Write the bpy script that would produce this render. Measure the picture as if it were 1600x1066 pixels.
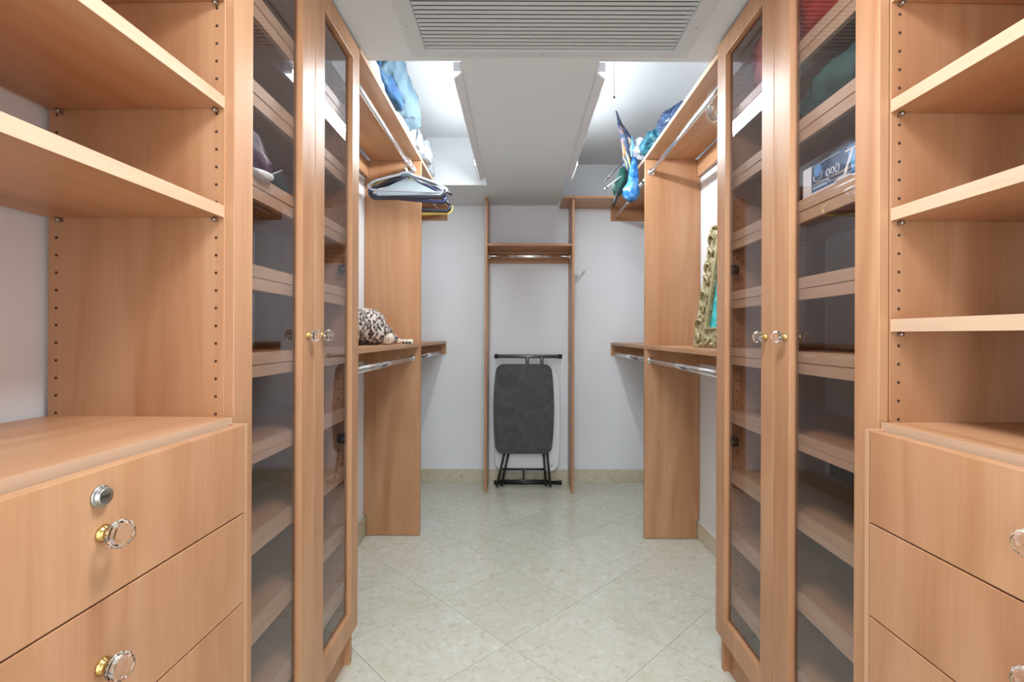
import bpy, bmesh, math, random
from mathutils import Vector, Matrix, noise
random.seed(7)
PI = math.pi
for o in list(bpy.data.objects): bpy.data.objects.remove(o)
SC = bpy.context.scene
COL = SC.collection

# ------------------------------------------------------------------ camera
CH = 1.2
cd = bpy.data.cameras.new('camera'); cam = bpy.data.objects.new('camera', cd); COL.objects.link(cam)
cam.location = (0, 0, CH)
cam.rotation_euler = (Matrix.Rotation(PI/2, 3, 'X') @ Matrix.Rotation(math.radians(0.2), 3, 'Z')).to_euler()
cd.sensor_width = 36; cd.lens = 768/1600*36
cd.shift_x = -0.0075; cd.shift_y = -0.0056
cd.clip_start = 0.02
SC.camera = cam
SC.view_settings.view_transform = 'Standard'; SC.view_settings.look = 'None'
SC.view_settings.gamma = 1; SC.view_settings.use_curve_mapping = False
SC.view_settings.exposure = 0.38

# ------------------------------------------------------------------ world (added soft fill through the unseen opening behind the camera)
w = bpy.data.worlds.new('world'); SC.world = w; w.use_nodes = True
w.node_tree.nodes['Background'].inputs[0].default_value = (0.88, 0.94, 1.0, 1)
w.node_tree.nodes['Background'].inputs[1].default_value = 2.6
def area(name, loc, rot, sx, sy, power, col=(1, 1, 1)):
    l = bpy.data.lights.new(name, 'AREA'); l.shape = 'RECTANGLE'; l.size = sx; l.size_y = sy
    l.energy = power; l.color = col
    o = bpy.data.objects.new(name, l); COL.objects.link(o); o.location = loc; o.rotation_euler = rot
    return o
# glow of the ceiling lamp above the photographer and the fluorescent tubes in the two ceiling wells
area('ceiling_lamp_light', (0.07, 0.74, 2.195), (0, 0, 0), 0.40, 0.40, 19, (0.90, 0.96, 1.0))
area('rear_fill_light', (0.05, -0.62, 1.35), (math.radians(90), 0, 0), 1.1, 1.5, 4.5, (0.88, 0.95, 1))  # unseen fill light added behind the camera to flatten the lighting
area('left_tube_light', (-0.285, 2.65, 2.285), (0, math.radians(38), 0), 0.03, 1.24, 9.5, (0.88, 0.96, 1))
area('right_tube_light', (0.356, 2.65, 2.285), (0, math.radians(-38), 0), 0.03, 1.24, 9.5, (0.88, 0.96, 1))

# ------------------------------------------------------------------ materials
def mat(name, col, rough=0.5, metal=0.0, **kw):
    m = bpy.data.materials.new(name); m.use_nodes = True
    b = m.node_tree.nodes['Principled BSDF']
    b.inputs['Base Color'].default_value = (*col, 1); b.inputs['Roughness'].default_value = rough
    b.inputs['Metallic'].default_value = metal
    for k, v in kw.items(): b.inputs[k.replace('_', ' ')].default_value = v
    return m
def N(m, t, **kw):
    n = m.node_tree.nodes.new(t)
    for k, v in kw.items(): setattr(n, k, v)
    return n
def L(m, a, b): m.node_tree.links.new(a, b)
def coords(m, scale, rnd=True):
    tc = N(m, 'ShaderNodeTexCoord'); mp = N(m, 'ShaderNodeMapping'); mp.inputs['Scale'].default_value = scale
    if rnd:
        oi = N(m, 'ShaderNodeObjectInfo'); mu = N(m, 'ShaderNodeMath', operation='MULTIPLY'); mu.inputs[1].default_value = 17.0
        L(m, oi.outputs['Random'], mu.inputs[0]); ad = N(m, 'ShaderNodeVectorMath', operation='ADD')
        L(m, tc.outputs['Object'], ad.inputs[0]); L(m, mu.outputs[0], ad.inputs[1]); L(m, ad.outputs[0], mp.inputs['Vector'])
    else: L(m, tc.outputs['Object'], mp.inputs['Vector'])
    return mp.outputs[0]
def noise_n(m, vec, scale, detail=4, dist=0.0):
    n = N(m, 'ShaderNodeTexNoise'); n.inputs['Scale'].default_value = scale; n.inputs['Detail'].default_value = detail
    n.inputs['Distortion'].default_value = dist; L(m, vec, n.inputs['Vector']); return n.outputs['Fac']
def ramp(m, fac, stops):
    r = N(m, 'ShaderNodeValToRGB'); e = r.color_ramp.elements
    while len(e) < len(stops): e.new(0.5)
    for i, (p, c) in enumerate(stops): e[i].position = p; e[i].color = (*c, 1) if len(c) == 3 else c
    L(m, fac, r.inputs[0]); return r.outputs[0]
def mix(m, a, b, fac, mode='MIX'):
    n = N(m, 'ShaderNodeMix', data_type='RGBA', blend_type=mode)
    for s, v in ((n.inputs['Factor'], fac), (n.inputs['A'], a), (n.inputs['B'], b)):
        if hasattr(v, 'is_output'): L(m, v, s)
        else: s.default_value = v if not isinstance(v, tuple) else (*v, 1)
    return n.outputs['Result']
def bump(m, h, strength, dist=0.001):
    b = N(m, 'ShaderNodeBump'); b.inputs['Strength'].default_value = strength; b.inputs['Distance'].default_value = dist
    L(m, h, b.inputs['Height']); L(m, b.outputs[0], m.node_tree.nodes['Principled BSDF'].inputs['Normal'])
def wood(name, axis, tint=1.0, tones=None):
    m = mat(name, (0.6, 0.35, 0.2), 0.36)
    s1 = [7, 7, 7]; s1[axis] = 0.8; s2 = [160, 160, 160]; s2[axis] = 5
    v1 = coords(m, tuple(s1)); v2 = coords(m, tuple(s2))
    n1 = noise_n(m, v1, 1.0, 5, 1.4); n2 = noise_n(m, v2, 1.0, 2)
    t_ = tones or ((0.405*tint, 0.193*tint, 0.092*tint), (0.495*tint, 0.262*tint, 0.135*tint), (0.560*tint, 0.326*tint, 0.186*tint))
    c1 = ramp(m, n1, [(0.28, t_[0]), (0.5, t_[1]), (0.75, t_[2])])
    c2 = ramp(m, n2, [(0.25, (0.93, 0.915, 0.90)), (0.65, (1.0, 1.0, 1.0))])
    v3 = coords(m, (2.0, 2.0, 2.0) if axis != 2 else (2.4, 2.4, 1.0)); n3 = noise_n(m, v3, 1.3, 2)
    c3 = ramp(m, n3, [(0.3, (0.94, 0.91, 0.93)), (0.7, (1.03, 1.02, 1.0))])
    o = mix(m, mix(m, c1, c2, 1.0, 'MULTIPLY'), c3, 1.0, 'MULTIPLY')
    L(m, o, m.node_tree.nodes['Principled BSDF'].inputs['Base Color'])
    m.node_tree.nodes['Principled BSDF'].inputs['Specular IOR Level'].default_value = 0.4
    return m
WZ = wood('maple_vertical_grain', 2); WY = wood('maple_depth_grain', 1); WX = wood('maple_cross_grain', 0)
EDGE = wood('pale_edge_banding', 2, 1.0, ((0.50, 0.28, 0.15), (0.56, 0.33, 0.19), (0.60, 0.37, 0.22))); EDGEY = wood('pale_edge_banding_depth', 1, 1.0, ((0.54, 0.355, 0.225), (0.60, 0.415, 0.28), (0.64, 0.46, 0.325)))
def paint(name, col, bs=0.15, sc=90, rough=0.6):
    m = mat(name, col, rough); v = coords(m, (1, 1, 1), False); n = noise_n(m, v, sc, 3); bump(m, n, bs, 0.002)
    n2 = noise_n(m, v, 1.7, 3); c = ramp(m, n2, [(0.3, tuple(x*0.96 for x in col)), (0.7, col)])
    L(m, c, m.node_tree.nodes['Principled BSDF'].inputs['Base Color']); return m
WALL = paint('white_wall_paint', (0.80, 0.82, 0.85)); CEIL = paint('textured_ceiling_paint', (0.72, 0.745, 0.76), 0.35, 70, 0.8)
def stone(name, base, light, dark, rough, sc=1.0, var=0.10):
    m = mat(name, base, rough); v = coords(m, (sc, sc, sc))
    a = noise_n(m, v, 40, 8, 0.7); b = noise_n(m, v, 7, 5, 1.5); 
    c = ramp(m, a, [(0.30, dark), (0.46, base), (0.60, base), (0.74, light)])
    c = mix(m, c, ramp(m, b, [(0.3, (0.93, 0.92, 0.86)), (0.7, (1.02, 1.02, 1.03))]), 1.0, 'MULTIPLY')
    vo = N(m, 'ShaderNodeTexVoronoi', feature='DISTANCE_TO_EDGE'); vo.inputs['Scale'].default_value = 17
    vd = N(m, 'ShaderNodeVectorMath', operation='ADD'); nn = N(m, 'ShaderNodeTexNoise'); nn.inputs['Scale'].default_value = 9; L(m, v, nn.inputs['Vector'])
    sv = N(m, 'ShaderNodeVectorMath', operation='SCALE'); sv.inputs['Scale'].default_value = 0.25; L(m, nn.outputs['Color'], sv.inputs[0])
    L(m, v, vd.inputs[0]); L(m, sv.outputs[0], vd.inputs[1]); L(m, vd.outputs[0], vo.inputs['Vector'])
    vein = ramp(m, vo.outputs['Distance'], [(0.0, (0.90, 0.89, 0.85)), (0.035, (1, 1, 1))])
    mask = ramp(m, noise_n(m, v, 4.1, 2), [(0.52, (0, 0, 0)), (0.64, (1, 1, 1))])
    c = mix(m, c, mix(m, c, vein, 1.0, 'MULTIPLY'), mask)
    sp = noise_n(m, v, 60, 2); c = mix(m, c, ramp(m, sp, [(0.62, (1, 1, 1)), (0.72, (1.06, 1.06, 1.06))]), 1.0, 'MULTIPLY')
    oi = N(m, 'ShaderNodeObjectInfo')
    c = mix(m, c, ramp(m, oi.outputs['Random'], [(0.0, (1-var, 1-var*0.9, 1-var*1.4)), (1.0, (1.0, 1.0, 1.0))]), 1.0, 'MULTIPLY')
    L(m, c, m.node_tree.nodes['Principled BSDF'].inputs['Base Color'])
    return m
TILE = stone('polished_fossil_limestone', (0.66, 0.66, 0.585), (0.78, 0.78, 0.73), (0.56, 0.55, 0.46), 0.13, 1.0, 0.05)
BASEM = stone('beige_marble_baseboard', (0.66, 0.60, 0.48), (0.74, 0.70, 0.60), (0.50, 0.43, 0.31), 0.3)
GROUT = mat('dark_grout', (0.20, 0.19, 0.15), 0.9)
CHROME = mat('polished_chrome', (0.88, 0.89, 0.91), 0.2, 1.0)
BRASS = mat('polished_brass', (0.55, 0.38, 0.13), 0.22, 1.0)
NICKEL = mat('satin_nickel', (0.42, 0.42, 0.40), 0.33, 1.0)
DARK = mat('dark_cavity', (0.02, 0.015, 0.012), 0.9)
HOLE = mat('peg_hole_dark', (0.07, 0.03, 0.018), 0.9)
GRILLE = mat('grey_painted_grille', (0.52, 0.54, 0.54), 0.5)
GFRAME = mat('pale_grille_frame', (0.60, 0.63, 0.64), 0.5)
FIXT = mat('white_enamel', (0.72, 0.72, 0.74), 0.35)
BLACKM = mat('black_powder_coat', (0.014, 0.014, 0.016), 0.35)
RUBBER = mat('black_rubber', (0.01, 0.01, 0.01), 0.6)
GREYM = mat('grey_metal_tube', (0.20, 0.20, 0.20), 0.35, 0.6)
WPLAST = mat('white_plastic', (0.76, 0.76, 0.77), 0.45)
TUBE = bpy.data.materials.new('lit_fluorescent_tube'); TUBE.use_nodes = True
b_ = TUBE.node_tree.nodes['Principled BSDF']; b_.inputs['Emission Color'].default_value = (0.92, 0.97, 1, 1); b_.inputs['Emission Strength'].default_value = 20
LAMPG = bpy.data.materials.new('lit_lamp_glass'); LAMPG.use_nodes = True
b_ = LAMPG.node_tree.nodes['Principled BSDF']; b_.inputs['Emission Color'].default_value = (1, 0.98, 0.95, 1); b_.inputs['Emission Strength'].default_value = 6
CRYS = mat('cut_crystal', (1, 1, 1), 0.0, 0, Transmission_Weight=1.0, IOR=1.5)
CLEARP = mat('clear_plastic', (0.93, 0.95, 0.95), 0.08, 0, Transmission_Weight=0.9, IOR=1.3)
GLASS = bpy.data.materials.new('tinted_door_glass'); GLASS.use_nodes = True
nt = GLASS.node_tree; nt.nodes.clear()
_o = N(GLASS, 'ShaderNodeOutputMaterial'); _t = N(GLASS, 'ShaderNodeBsdfTransparent'); _t.inputs[0].default_value = (0.88, 0.855, 0.85, 1)
_g = N(GLASS, 'ShaderNodeBsdfGlossy'); _g.inputs['Roughness'].default_value = 0.0; _g.inputs['Color'].default_value = (0.92, 0.93, 0.97, 1)
_f = N(GLASS, 'ShaderNodeFresnel'); _f.inputs['IOR'].default_value = 1.95; _m = N(GLASS, 'ShaderNodeMixShader')
_b = N(GLASS, 'ShaderNodeNewGeometry'); _s = N(GLASS, 'ShaderNodeMath', operation='SUBTRACT'); _s.inputs[0].default_value = 1.0; L(GLASS, _b.outputs['Backfacing'], _s.inputs[1])
_x = N(GLASS, 'ShaderNodeMath', operation='MULTIPLY'); L(GLASS, _f.outputs[0], _x.inputs[0]); L(GLASS, _s.outputs[0], _x.inputs[1])   # only the front skin mirrors
L(GLASS, _x.outputs[0], _m.inputs[0]); L(GLASS, _t.outputs[0], _m.inputs[1]); L(GLASS, _g.outputs[0], _m.inputs[2]); L(GLASS, _m.outputs[0], _o.inputs[0])
def cloth(name, c1, c2, sc=6, rough=0.85, c3=None):
    m = mat(name, c1, rough); v = coords(m, (1, 1, 1), False); n = noise_n(m, v, sc, 4, 0.8)
    st = [(0.35, c1), (0.6, c2)]
    if c3: st.append((0.72, c3))
    L(m, ramp(m, n, st), m.node_tree.nodes['Principled BSDF'].inputs['Base Color'])
    f = noise_n(m, v, 300, 2); bump(m, f, 0.3, 0.001); return m

# ------------------------------------------------------------------ mesh helpers (all coordinates are room coordinates in metres)
class MB:
    def __init__(s): s.v = []; s.f = []; s.sm = []
    def add(s, vs, fs, smooth=False):
        k = len(s.v); s.v += [Vector(p) for p in vs]; s.f += [tuple(i+k for i in f) for f in fs]; s.sm += [smooth]*len(fs); return s
    def box(s, x0, x1, y0, y1, z0, z1):
        x0, x1 = sorted((x0, x1)); y0, y1 = sorted((y0, y1)); z0, z1 = sorted((z0, z1))
        return s.add([(x0,y0,z0),(x1,y0,z0),(x1,y1,z0),(x0,y1,z0),(x0,y0,z1),(x1,y0,z1),(x1,y1,z1),(x0,y1,z1)],
                     [(0,3,2,1),(4,5,6,7),(0,1,5,4),(1,2,6,5),(2,3,7,6),(3,0,4,7)])
    def prism(s, pts, off):                    # closed polygon (3D points) extruded by a vector
        n = len(pts); off = Vector(off); P = [Vector(p) for p in pts]
        return s.add(P+[p+off for p in P], [tuple(range(n-1, -1, -1)), tuple(range(n, 2*n))]+[(i, (i+1) % n, n+(i+1) % n, n+i) for i in range(n)])
    def tube(s, path, r, n=10, caps=True, squash=None, closed=False):
        P = [Vector(p) for p in path]; R = r if isinstance(r, (list, tuple)) else [r]*len(P); vs = []; fs = []
        up = None
        for i, p in enumerate(P):
            if closed: t = P[(i+1) % len(P)]-P[i-1]
            else: t = (P[min(i+1, len(P)-1)]-P[max(i-1, 0)])
            t.normalize()
            if up is None: up = Vector((0, 0, 1)) if abs(t.z) < 0.9 else Vector((1, 0, 0))
            a = up-t*up.dot(t)
            if a.length < 1e-4: a = t.orthogonal()
            a.normalize(); b = t.cross(a); up = a
            for k in range(n):
                q = 2*PI*k/n; ca, sb = math.cos(q)*R[i], math.sin(q)*R[i]
                if squash: sb *= squash
                vs.append(p+a*ca+b*sb)
        m = len(P)
        for i in range(m if closed else m-1):
            j = (i+1) % m
            for k in range(n): fs.append((i*n+k, i*n+(k+1) % n, j*n+(k+1) % n, j*n+k))
        if caps and not closed: fs += [tuple(range(n-1, -1, -1)), tuple((m-1)*n+k for k in range(n))]
        return s.add(vs, fs, True)
    def lathe(s, c, axis, prof, n=20, smooth=True):   # prof: (distance along axis, radius)
        c = Vector(c); ax = Vector(axis).normalized(); a = ax.orthogonal().normalized(); b = ax.cross(a); vs = []; fs = []
        for d, r in prof:
            for k in range(n):
                q = 2*PI*k/n; vs.append(c+ax*d+(a*math.cos(q)+b*math.sin(q))*r)
        for i in range(len(prof)-1):
            for k in range(n): fs.append((i*n+k, i*n+(k+1) % n, (i+1)*n+(k+1) % n, (i+1)*n+k))
        fs += [tuple(range(n-1, -1, -1)), tuple((len(prof)-1)*n+k for k in range(n))]
        return s.add(vs, fs, smooth)
    def blob(s, c, rad, seed=0, amp=0.15, freq=6, sub=4, power=1.0, rot=0.0, zmin=None, zmax=None):
        bm = bmesh.new(); bmesh.ops.create_icosphere(bm, subdivisions=sub, radius=1); c = Vector(c); rm = Matrix.Rotation(rot, 3, 'Z')
        vs = []
        for v in bm.verts:
            p = v.co.copy(); q = Vector([math.copysign(abs(t)**power, t) for t in p])
            q = Vector((q.x*rad[0], q.y*rad[1], q.z*rad[2]))
            d = noise.noise(q*freq+Vector((seed*3.1, seed, 0)))*amp + 0.7*(0.35-abs(noise.noise(q*freq*2.2+Vector((0, seed, 5)))))*amp + 0.45*(0.3-abs(noise.noise(q*freq*4.7+Vector((seed, 2, 1)))))*amp
            q = c+rm @ (q*(1+d))
            if zmin is not None and q.z < zmin: q.z = zmin+0.0004*abs(d)
            if zmax is not None and q.z > zmax: q.z = zmax
            vs.append(q)
        fs = [tuple(v.index for v in f.verts) for f in bm.faces]; bm.free()
        return s.add(vs, fs, True)
def crumple(mb, amp, freq, seed=1):
    for i, v in enumerate(mb.v):
        n = noise.noise_vector(v*freq+Vector((seed, 0, seed*2))); k = 0.5-abs(noise.noise(v*freq*2.1))
        mb.v[i] = v+n*amp*k
    return mb
def build(name, mb, m, parent=None, bevel=0.0, kind=None, label=None):
    off = Vector((0, 0, 0))
    if parent is not None:
        q = parent
        while q is not None: off += q.location; q = q.parent
    me = bpy.data.meshes.new(name); me.from_pydata([tuple(v-off) for v in mb.v], [], mb.f)
    me.polygons.foreach_set('use_smooth', mb.sm); me.materials.append(m); me.update()
    bm = bmesh.new(); bm.from_mesh(me); bmesh.ops.recalc_face_normals(bm, faces=bm.faces); bm.to_mesh(me); bm.free()
    o = bpy.data.objects.new(name, me); COL.objects.link(o); o.parent = parent
    if bevel:
        bv = o.modifiers.new('bevel', 'BEVEL'); bv.width = bevel; bv.segments = 2; bv.limit_method = 'ANGLE'
    if kind: o['kind'] = kind
    if label: o['label'] = label
    return o
def thing(name, label, cat, loc=(0, 0, 0), group=None):
    o = bpy.data.objects.new(name, None); o.empty_display_size = 0.05; COL.objects.link(o); o.location = loc
    o['label'] = label; o['category'] = cat
    if group: o['group'] = group
    return o
def tag(o, label, cat, group=None):
    o['label'] = label; o['category'] = cat
    if group: o['group'] = group
    return o
def box(*a): return MB().box(*a)

# ------------------------------------------------------------------ room shell
CZ = 2.262          # flat ceiling
WZT = 2.60          # top of the two lighting wells
YB, YF = 4.024, -0.70
def XL(y): return -0.93+0.034*(y-2.935)
def XR(y): return 1.066-0.029*(y-2.907)
lm = MB().prism([(XL(YF), YF, 0), (XL(YB), YB, 0), (XL(YB)-0.06, YB, 0), (XL(YF)-0.06, YF, 0)], (0, 0, WZT)); build('wall_left', lm, WALL, kind='structure')
rm_ = MB().prism([(XR(YF), YF, 0), (XR(YF)+0.06, YF, 0), (XR(YB)+0.06, YB, 0), (XR(YB), YB, 0)], (0, 0, WZT)); build('wall_right', rm_, WALL, kind='structure')
build('wall_back', box(-1.0, 1.15, YB, YB+0.06, 0, WZT), WALL, kind='structure')
fr = MB().box(-1.15, -0.55, YF-0.06, YF, 0, CZ).box(0.65, 1.3, YF-0.06, YF, 0, CZ).box(-0.55, 0.65, YF-0.06, YF, 2.15, CZ)
build('wall_front', fr, WALL, kind='structure')
# ceiling: flat soffit pieces around the grille opening and two raised wells
GX0, GX1, GY0, GY1 = -0.361, 0.576, 1.15, 1.826
WX0, WX1, WYN, WYF = -0.236, 0.307, 1.905, 3.48
c = MB()
c.box(-1.16, GX0, YF-0.06, WYN, CZ, WZT).box(GX1, 1.26, YF-0.06, WYN, CZ, WZT)
c.box(GX0, GX1, YF-0.06, GY0, CZ, WZT).box(GX0, GX1, GY1, WYN, CZ, WZT).box(GX0, GX1, GY0, GY1, CZ+0.12, WZT)
c.box(WX0, WX1, WYN, YB, CZ, WZT).box(-1.0, WX0, WYF, YB, CZ, WZT)
c.box(-1.16, 1.26, YF-0.06, YB+0.06, WZT, WZT+0.04)
build('ceiling', c, CEIL, kind='structure')
# floor with diagonal stone tiles, each its own part
fl = build('floor', box(-1.15, 1.3, YF-0.06, YB+0.06, -0.05, -0.004), GROUT, kind='structure')
def clip(poly, a, b, c_):                    # keep a*x+b*y<=c
    out = []
    for i in range(len(poly)):
        p, q = poly[i], poly[(i+1) % len(poly)]; dp = a*p[0]+b*p[1]-c_; dq = a*q[0]+b*q[1]-c_
        if dp <= 0: out.append(p)
        if (dp < 0) != (dq < 0) and dp != dq:
            t = dp/(dp-dq); out.append((p[0]+(q[0]-p[0])*t, p[1]+(q[1]-p[1])*t))
    return out
T = 0.4405; g = 0.0008; ang = math.radians(44.45); ux, uy = math.cos(ang), math.sin(ang); OX, OY = -0.047, 1.9075
for i in range(-9, 12):
    for j in range(-9, 12):
        q = [(i*T+g, j*T+g), ((i+1)*T-g, j*T+g), ((i+1)*T-g, (j+1)*T-g), (i*T+g, (j+1)*T-g)]
        p = [(OX+a*ux-b*uy, OY+a*uy+b*ux) for a, b in q]
        p = clip(p, 0, 1, YB-0.001); p = clip(p, 0, -1, -YF) if p else p
        p = clip(p, -1, 0.034, 0.93+0.034*2.935) if p else p           # x >= XL(y)
        p = clip(p, 1, 0.029, 1.066+0.029*2.907) if p else p           # x <= XR(y)
        if len(p) < 3: continue
        xs = [a for a, b in p]; ys = [b for a, b in p]
        if (max(xs)-min(xs))*(max(ys)-min(ys)) < 0.001: continue
        build('tile', MB().prism([(a, b, -0.004) for a, b in p], (0, 0, 0.004)), TILE, fl)
# marble baseboards
def bb(name, p0, p1, inward, n):
    root = build(name, MB().prism([p0, p1, (p1[0]+inward[0], p1[1]+inward[1], 0), (p0[0]+inward[0], p0[1]+inward[1], 0)], (0, 0, 0.105)), BASEM, bevel=0.002, kind='structure')
    return root
bb('baseboard_left', (XL(1.9), 1.9, 0), (XL(YB), YB, 0), (0.013, 0), 4)
bb('baseboard_right', (XR(1.9), 1.9, 0), (XR(YB), YB, 0), (-0.013, 0), 4)
bb('baseboard_back', (XL(YB)+0.014, YB, 0), (XR(YB)-0.014, YB, 0), (0, -0.013), 4)

# ------------------------------------------------------------------ crystal knob
def knob(parent, x, y, z, sx, r):           # sx = direction out of the front (+1 / -1)
    k = MB().lathe((x, y, z), (sx, 0, 0), [(0, r*0.62), (0.002, r*0.66), (0.005, r*0.45), (0.008, r*0.34), (0.011, r*0.50), (0.0125, r*0.42)], 18)
    build('knob_base', k, BRASS, parent, label='round brass knob base')
    d0 = 0.0115; r *= 1.05
    pr = [(d0, r*0.40), (d0+r*0.22, r*0.80), (d0+r*0.62, r), (d0+r*1.0, r*0.93), (d0+r*1.30, r*0.66), (d0+r*1.42, r*0.36)]
    build('knob_crystal', MB().lathe((x, y, z), (sx, 0, 0), pr, 14, smooth=False), CRYS, parent, label='faceted clear crystal knob')

# ------------------------------------------------------------------ open shelf units with drawers (nearest the camera)
def open_unit(side, yfar, ynear, xf, shelves, ctop, label, knob_y):
    s = side                                   # xf = front of shelves, signed; s = -1 left, +1 right ; out = toward the wall
    t = 0.019
    root = thing('open_shelf_unit', label, 'shelving unit', (xf, yfar, 0))
    xb = (XL(yfar)+0.012) if s < 0 else (XR(yfar)-0.012)
    xb2 = xb + (-0.0 if s < 0 else 0.0)
    xprou = xf - s*0.050                       # front plane of the drawers
    for yy in (yfar-0.0, ynear):               # side panels
        y1 = yy+t
        poly = [(xb, yy, 0), (xprou+s*0.036, yy, 0), (xprou+s*0.036, yy, ctop-0.014), (xf, yy, ctop-0.014), (xf, yy, 2.245), (xb, yy, 2.245)]
        build('side_panel', MB().prism(poly, (0, t, 0)), WZ, root, 0.0008)
    # rows of shelf peg holes on the far panel
    hm = MB()
    for hx in (xf+s*0.017, xf+s*0.355):
        z = ctop+0.006
        while z < 2.22:
            hm.lathe((hx, yfar-0.0004, z), (0, 1, 0), [(0, 0.0031), (0.0006, 0.0031)], 10); z += 0.0365
    build('peg_holes', hm, HOLE, root, kind='stuff')
    for zt in shelves:
        sh = build('shelf', box(xf+s*0.001, xb-s*0.006, ynear+t+0.001, yfar-0.0015, zt-0.024, zt), WY, root, 0.001)
        build('front_edge', box(xf-s*0.0008, xf+s*0.0015, ynear+t+0.001, yfar-0.0015, zt-0.0242, zt+0.0002), EDGEY, sh)
        for hx in (xf+s*0.017, xf+s*0.345):
            build('shelf_pin', MB().lathe((hx, yfar+0.001, zt-0.029), (0, -1, 0), [(0, 0.0045), (0.011, 0.0045), (0.013, 0.003)], 10), NICKEL, sh)
    build('countertop', box(xprou+s*0.0345, xb, ynear+t, yfar-0.0005, ctop-0.02, ctop), WY, root, 0.0008)
    build('countertop_edge', box(xprou+s*0.0320, xprou+s*0.0345, ynear+t, yfar-0.0005, ctop-0.034, ctop), EDGEY, root)
    build('top_panel', box(xf, xb, ynear+t, yfar, 2.226, 2.245), WY, root)
    build('end_strip', box(xprou, xprou+s*0.034, yfar-0.0105, yfar+0.0005, 0.0, ctop-0.013), EDGE, root, 0.0006)
    build('drawer_carcass', box(xprou+s*0.022, xb-s*0.02, ynear+t+0.001, yfar-0.012, 0.10, ctop-0.036), WY, root)
    build('toe_kick', box(xprou+s*0.05, xprou+s*0.066, ynear+t, yfar-0.012, 0.0, 0.10), WZ, root)
    zt = ctop-0.0135
    for k in range(5):
        zb = zt-0.1785
        if k == 4: zb = 0.10
        d = build('drawer', box(xprou, xprou+s*0.020, ynear+0.004, yfar-0.0125, zb, zt), WZ, root, 0.0012)
        knob(d, xprou, knob_y, zt-0.088, -s, 0.0185)
        if k == 0 and s < 0:
            lk = MB().lathe((xprou, knob_y-0.004, zt-0.036), (-s, 0, 0), [(0, 0.0150), (0.0015, 0.0152), (0.0030, 0.0145), (0.0036, 0.0122), (0.0040, 0.0118), (0.0085, 0.0116), (0.0095, 0.0108), (0.0098, 0.0098), (0.0088, 0.0090), (0.0090, 0.0040)], 24)
            build('cam_lock', lk, NICKEL, d, label='round nickel cylinder lock')
            build('keyhole', MB().prism([(xprou+0.0088, knob_y-0.004+a, zt-0.036+b) for a, b in ((-0.0055, -0.0012), (0.0055, -0.0012), (0.0055, 0.0012), (-0.0055, 0.0012))], (0.0008, 0, 0)), DARK, d)
        zt = zb-0.003
    return root
ul = open_unit(-1, 1.016, 0.33, -0.611, (1.911, 1.690, 1.465), 1.029, 'open maple shelves over drawers on the left, round lock on the top drawer', 0.672)
ul.rotation_euler.z = math.radians(-1.3)
ur = open_unit(1, 0.974, 0.29, 0.734, (1.886, 1.668, 1.453, 1.234), 1.030, 'open maple shelves over drawers on the right, no lock on its drawers', 0.645)
ur.rotation_euler.z = math.radians(1.3)

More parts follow.
